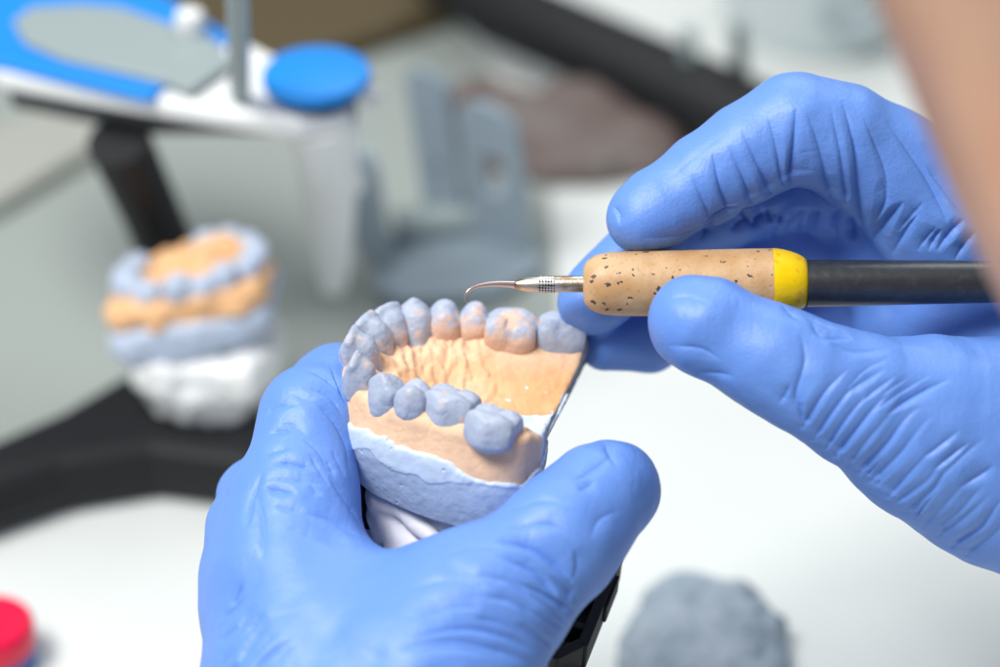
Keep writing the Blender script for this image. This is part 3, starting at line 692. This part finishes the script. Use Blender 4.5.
# the head: only the out-of-focus cheek and temple reach the frame
def head():
    # face looks down and to the left; its left cheek is nearest the work
    c = P(1350, -45, -170)
    g = Field(c - 170, c + 170, 3.2)
    up = np.array([-.3, .55, .78]); up /= np.linalg.norm(up); fw = np.array([.08, .80, -.60]); fw -= up * (fw @ up); fw /= np.linalg.norm(fw); lt = np.cross(up, fw)
    R = np.array([lt, fw, up]); q = lambda x, y, z: c + lt * x + fw * y + up * z
    g.ell(q(0, -20, 25), (74, 92, 88), R, k=20); g.ell(q(0, 12, -30), (62, 72, 78), R, k=25)
    g.cap(q(0, 66, -78), q(0, 50, -70), 16, 22, 18)
    g.cap(q(0, 82, 8), q(0, 104, -28), 7, 11, 8); g.cap(q(-9, 90, -34), q(9, 90, -34), 8, 8, 6)
    for s_ in (-1, 1):
        g.ell(q(s_ * 32, 84, 10), (17, 12, 12), R, k=10, cut=True); g.ell(q(s_ * 32, 72, 10), (13, 13, 12), R, k=3)
        g.ell(q(s_ * 66, -34, -22), (7, 15, 28), R, k=6); g.cap(q(s_ * 14, 90, 26), q(s_ * 46, 80, 26), 6, 5, 8)
    g.cap(q(-20, 82, -58), q(20, 82, -58), 4, 4, 4); g.cap(q(-17, 82, -65), q(17, 82, -65), 5, 5, 4)
    g.cap(q(0, -30, -60), q(0, -75, -150), 50, 56, 20)
    V, Q = g.mesh(2); return V, Q
V, Q = head()
obj('body', V, Q, M['skin'], person)

# ------------------------------------------------------------------ articulator with the second cast, out of focus on the desk
art = empty('articulator', PZ(150, 470, 0), 'black and silver articulator with blue trim standing left behind the hands', 'articulator')
mb = MB()
def plate(m_, pix, zt, th): return m_.prism([PZ(x, y, zt - th) if False else PZ(x, y, zt) - np.array([0, 0, th]) for x, y in pix], (0, 0, th))
plate(mb, [(-60, 460), (60, 408), (120, 372), (190, 362), (262, 398), (262, 462), (150, 448), (60, 462), (-60, 500)], 22, 20)
mb.obj('lower_frame', M['black'], art, bevel=5)
mb = MB(); mb.tube([PZ(-60, 520, 10), PZ(60, 478, 10), PZ(150, 462, 10), PZ(262, 470, 10)], [8, 8, 8, 8], 20); mb.obj('front_rail', M['black'], art, smooth=True)
mb = MB(); mb.tube([PZ(188, 300, 30), PZ(150, 210, 66), PZ(118, 140, 100)], [9.5, 9.5, 10], 24); mb.obj('upright', M['black'], art, smooth=True)
mb = MB(); mb.tube([PZ(20, 88, 104), PZ(150, 112, 104), PZ(270, 118, 104)], [6.5, 7, 5], 18); mb.obj('underside_bar', mat('dark_grey', (.05, .055, .06), .4), art, smooth=True)
mb = MB(); plate(mb, [(-70, 30), (-40, -30), (90, -25), (180, 5), (270, 50), (352, 92), (350, 112), (300, 118), (220, 108), (110, 90), (0, 70)], 120, 8); mb.obj('upper_arm', M['white'], art, bevel=3)
mb = MB(); plate(mb, [(-70, 24), (-40, -34), (90, -34), (165, -6), (232, 34), (222, 42), (150, 96), (60, 76), (-20, 58)], 122, 3.5); mb.obj('trim', M['blue'], art, bevel=1.2)
mb = MB(); plate(mb, [(12, 20), (30, 6), (80, 3), (120, 6), (215, 38), (232, 60), (190, 90), (165, 80), (60, 56), (24, 40)], 124, 2.5); mb.obj('inlay', M['silver'], art, bevel=1)
mb = MB(); c = PZ(316, 70, 128); mb.lathe(c - np.array([0, 0, 5]), [(0, 0), (14.4, 0), (16.4, 1.2), (16.6, 3), (16, 4.6), (13.5, 5.2), (0, 5.5)], 48); mb.obj('knob', M['blue'], art, smooth=True)
mb = MB(); mb.lathe(c - np.array([0, 0, 9]), [(0, 0), (12.5, 0), (12.5, 4), (0, 4)], 40); mb.obj('knob_seat', M['black'], art, smooth=True)
mb = MB(); mb.tube([PZ(322, 112, 116), PZ(328, 160, 92), PZ(332, 220, 62), PZ(334, 285, 28)], [11, 9.5, 7.5, 4.6], 24); mb.obj('incisal_pin', M['white'], art, smooth=True)
mb = MB(); mb.tube([PZ(240, 95, 122), PZ(236, -60, 200)], [3.2, 3.2], 16); mb.obj('rod', M['silver'], art, smooth=True)
for x, y, z, r in ((372, 97, 112, 3.4), (352, 182, 80, 4.2), (190, 22, 127, 5)):
    mb = MB(); mb.lathe(PZ(x, y, z), [(0, -r), (r * .8, -r * .7), (r, 0), (r * .8, r * .7), (0, r)], 24); mb.obj('screw', M['white'], art, smooth=True)

c2 = empty('dental_cast', PZ(205, 400, 22), 'blurred second dental model on a white plaster block, standing on the black articulator', 'dental model')
def oval(px, py, z, rx, ry, n=40, k=0): 
    c = PZ(px, py, z); return [c + np.array([rx * math.cos(a) * (1 + k * math.cos(3 * a)), ry * math.sin(a), 0]) for a in np.linspace(0, 2 * math.pi, n, endpoint=False)]
g = Field(PZ(205, 400, 22) - [45, 45, 5], PZ(205, 400, 22) + [45, 45, 75], 1.0); b0 = PZ(203, 395, 22)
g.ell(b0 + [0, 0, 6], (18, 17, 9), k=4, pw=3); g.ell(b0 + [3, 0, 17], (23, 20, 9), k=5, pw=3)
V, Q = g.mesh(2); V = V + vnormals(V, Q) * (2.4 * fbm(V, 13, 7))[:, None]; obj('plaster_block', V, Q, M['white'], c2)
g = Field(b0 - [45, 45, 5], b0 + [45, 45, 75], 1.0); g.ell(b0 + [-1, 2, 31], (26, 18, 8), k=2, pw=4); V, Q = g.mesh(2); V[:, 2] += .2 * (V[:, 0] - b0[0]); V = V + vnormals(V, Q) * (1.2 * fbm(V, 12, 14))[:, None]; obj('stone_base', V, Q, M['bluestone'], c2)
g = Field(b0 - [45, 45, 5], b0 + [45, 45, 75], 1.0); g.ell(b0 + [-1, 2, 41], (25.4, 17, 6), k=2, pw=4); g.ell(b0 + [7, 6, 47], (10, 6, 6), k=3)
V, Q = g.mesh(2); V[:, 2] += .2 * (V[:, 0] - b0[0]) + .0; V = V + vnormals(V, Q) * (2.0 * fbm(V, 7, 4))[:, None]; obj('gum_ridge', V, Q, M['orange'], c2)
for i in range(14):
    a = math.radians(150 + i * 22 + random.uniform(-4, 4)); mb = MB()
    g = Field(b0 + [-40, -40, 30], b0 + [40, 40, 66], 1.0); g.ell(b0 + [-1 + 20.5 * math.cos(a), 2 + 12.5 * math.sin(a), 48 + random.uniform(-1.2, 1.2)], (4.6, 3.6, random.uniform(3.6, 5.2)), k=1, pw=2.5)
    V, Q = g.mesh(1); V[:, 2] += .2 * (V[:, 0] - b0[0]); obj('tooth', V, Q, M['bluestone'], c2)

# ------------------------------------------------------------------ the other things behind
mb = MB(); mb.prism([PZ(x, y, 0.3) for x, y in [(-200, 70), (240, 20), (455, 20), (545, 150), (560, 330), (420, 450), (100, 420), (-260, 520)]], (0, 0, 1.5))
tag(mb.obj('bench_mat', mat('mat', (.30, .335, .315), .6), bevel=.6), 'flat grey-green bench mat under the articulators', 'mat')
def plane_shape(pts2, o, u, v, th_vec): return [o + u * x + v * y for x, y in pts2]
hin = empty('articulator', PZ(450, 280, 0), 'small grey plastic articulator lying open behind the carver tip', 'articulator')
mb = MB(); plate(mb, [(375, 235), (430, 222), (535, 232), (545, 262), (500, 290), (400, 300), (372, 285)], 8, 6); mb.obj('base_plate', M['grey_plastic'], hin, bevel=2)
def wing(px, py, w_, hgt, tilt, hole):
    o = PZ(px, py, 6); u = np.array([math.cos(tilt), math.sin(tilt), 0]); v = np.array([-.12, .1, 1.]); v /= np.linalg.norm(v); n = np.cross(u, v)
    out = [(-w_ / 2, 0), (w_ / 2, 0)] + [(w_ / 2 * math.cos(a) , hgt - w_ * .4 + w_ * .4 * math.sin(a)) for a in np.linspace(0, math.pi, 14)]
    hr = [(hole[2] * math.cos(a) + hole[0], hole[2] * math.sin(a) + hole[1]) for a in np.linspace(0, 2 * math.pi, len(out), endpoint=False)]
    # ring plate: match outer to inner by angle
    hr = [(hole[0] + hole[2] * math.cos(a), hole[1] + hole[2] * math.sin(a)) for a in [math.atan2(q[1] - hole[1], q[0] - hole[0]) for q in out]]
    k = len(out); V = []; 
    for z in (0, 4.0):
        for q in out: V.append(o + u * q[0] + v * q[1] + n * z)
        for q in hr: V.append(o + u * q[0] + v * q[1] + n * z)
    F = []
    for i in range(k):
        j = (i + 1) % k
        F += [[i, j, k + j, k + i], [2 * k + j, 2 * k + i, 3 * k + i, 3 * k + j], [j, i, 2 * k + i, 2 * k + j], [k + i, k + j, 3 * k + j, 3 * k + i]]
    return MB().add(V, F)
wing(508, 246, 24, 58, -.5, (0, 30, 8)).obj('side_plate', M['grey_plastic'], hin, bevel=1)
wing(452, 228, 17, 64, -.5, (0, 26, 3)).obj('side_plate', M['grey_plastic'], hin, bevel=1)
wing(380, 262, 19, 48, -.9, (0, 20, 3)).obj('side_plate', M['grey_plastic'], hin, bevel=1)
mb = MB(); mb.tube([PZ(395, 225, 12), PZ(500, 215, 12)], [6, 6], 20); mb.obj('hinge_bar', M['silver'], hin, smooth=True)

mb = MB(); plate(mb, [(120, -60), (470, -60), (455, 6), (250, 74), (240, 60)], 12, 10)
tag(mb.obj('box', M['brown'], bevel=2), 'flat brown board at the back of the desk, blurred', 'board')
mb = MB(); plate(mb, [(-40, 140), (60, 100), (150, 110), (100, 140), (0, 200), (-40, 215)], 10, 8)
tag(mb.obj('tray', mat('cream', (.36, .37, .335), .6), bevel=2), 'pale tray corner under the silver articulator arm at the left edge', 'tray')
mb = MB(); mb.tube([PZ(430, -40, 30), PZ(500, 8, 28), PZ(600, 52, 26), PZ(700, 98, 22), PZ(790, 140, 20)], [14, 15, 15, 16, 16], 24)
tag(mb.obj('black_handle', M['black'], smooth=True), 'thick black tube lying across the back of the desk', 'tube')
g = Field(PZ(590, 140, 0) - [90, 70, 6], PZ(590, 140, 0) + [90, 70, 34], 2.0); c = PZ(590, 140, 0)
g.ell(c + [-5, 0, 4], (55, 34, 9), k=8); g.ell(c + [25, 14, 8], (34, 22, 9), k=8); g.cap(c + [-45, 25, 5], c + [30, -18, 8], 7, 7, 5)
V, Q = g.mesh(2); V = V + vnormals(V, Q) * (7 * fbm(V, 26, 9))[:, None]; V[:, 2] = np.maximum(V[:, 2], .5)
tag(obj('rag', V, Q, M['rust']), 'crumpled rust brown rag below the black tube', 'rag')
mb = MB(); mb.tube([PZ(690, 135, 4), PZ(688, 30, 50)], [3.2, 3.2], 14)
tag(mb.obj('spatula', M['silver'], smooth=True), 'thin pale grey stick leaning across the black tube', 'stick')
tub = empty('tub', PZ(825, 60, 0), 'big pale tub with a round handle behind the right hand', 'tub')
mb = MB(); c = PZ(828, 70, 0) + np.array([0, 45, 0]); mb.lathe(c, [(0, 0), (36, 0), (40, 5), (41, 60), (43, 62), (43, 72), (40, 76), (0, 77)], 64)
mb.obj('body', mat('pale_plastic', (.66, .74, .76), .4), tub, smooth=True)
mb = MB(); d_ = c + np.array([8, -44, 40]); mb.tube([d_ + np.array([15 * math.cos(a), -3, 20 * math.sin(a)]) for a in np.linspace(-2.6, .6, 16)], [2.6] * 16, 12); mb.obj('handle', mat('handle_grey', (.35, .42, .46), .4), tub, smooth=True)
mb = MB(); mb.tube([PZ(742, 110, 4), PZ(738, 20, 60)], [4, 3], 14)
tag(mb.obj('rod', M['silver'], smooth=True), 'pale grey rod standing beside the big tub', 'stick')
# red and blue cap
cp = empty('cap', PZ(0, 660, 0), 'red and blue round cap at the lower left corner', 'cap')
c = PZ(-3, 664, 0); mb = MB(); mb.lathe(c, [(0, 0), (11.6, 0), (11.6, 6), (11, 7), (0, 7)], 48); mb.obj('blue_body', mat('cap_blue', (.02, .13, .42), .35), cp, smooth=True)
mb = MB(); mb.lathe(c + [0, 0, 7.1], [(0, 0), (11.6, 0), (12.2, 1), (12.2, 8), (11, 9.5), (0, 10)], 48); mb.obj('red_lid', M['red'], cp, smooth=True)
# grey pumice lump
g = Field(PZ(712, 660, 0) - [40, 40, 8], PZ(712, 660, 0) + [40, 40, 40], .8); c = PZ(706, 664, 0)
g.ell(c + [-1, 1, 5], (21, 28, 12), k=5, pw=2.4); g.ell(c + [11, 4, 4], (12, 18, 8), k=4); g.ell(c + [-6, -10, 5], (18, 18, 10), k=6)
V, Q = g.mesh(2); V = V + vnormals(V, Q) * (1.6 * fbm(V, 9, 9) + .9 * fbm(V, 2.8, 19))[:, None]; V[:, 2] = np.maximum(V[:, 2], .4)
tag(obj('pumice_lump', V, Q, M['felt']), 'rough grey lump lying on the white desk at the bottom right', 'lump')
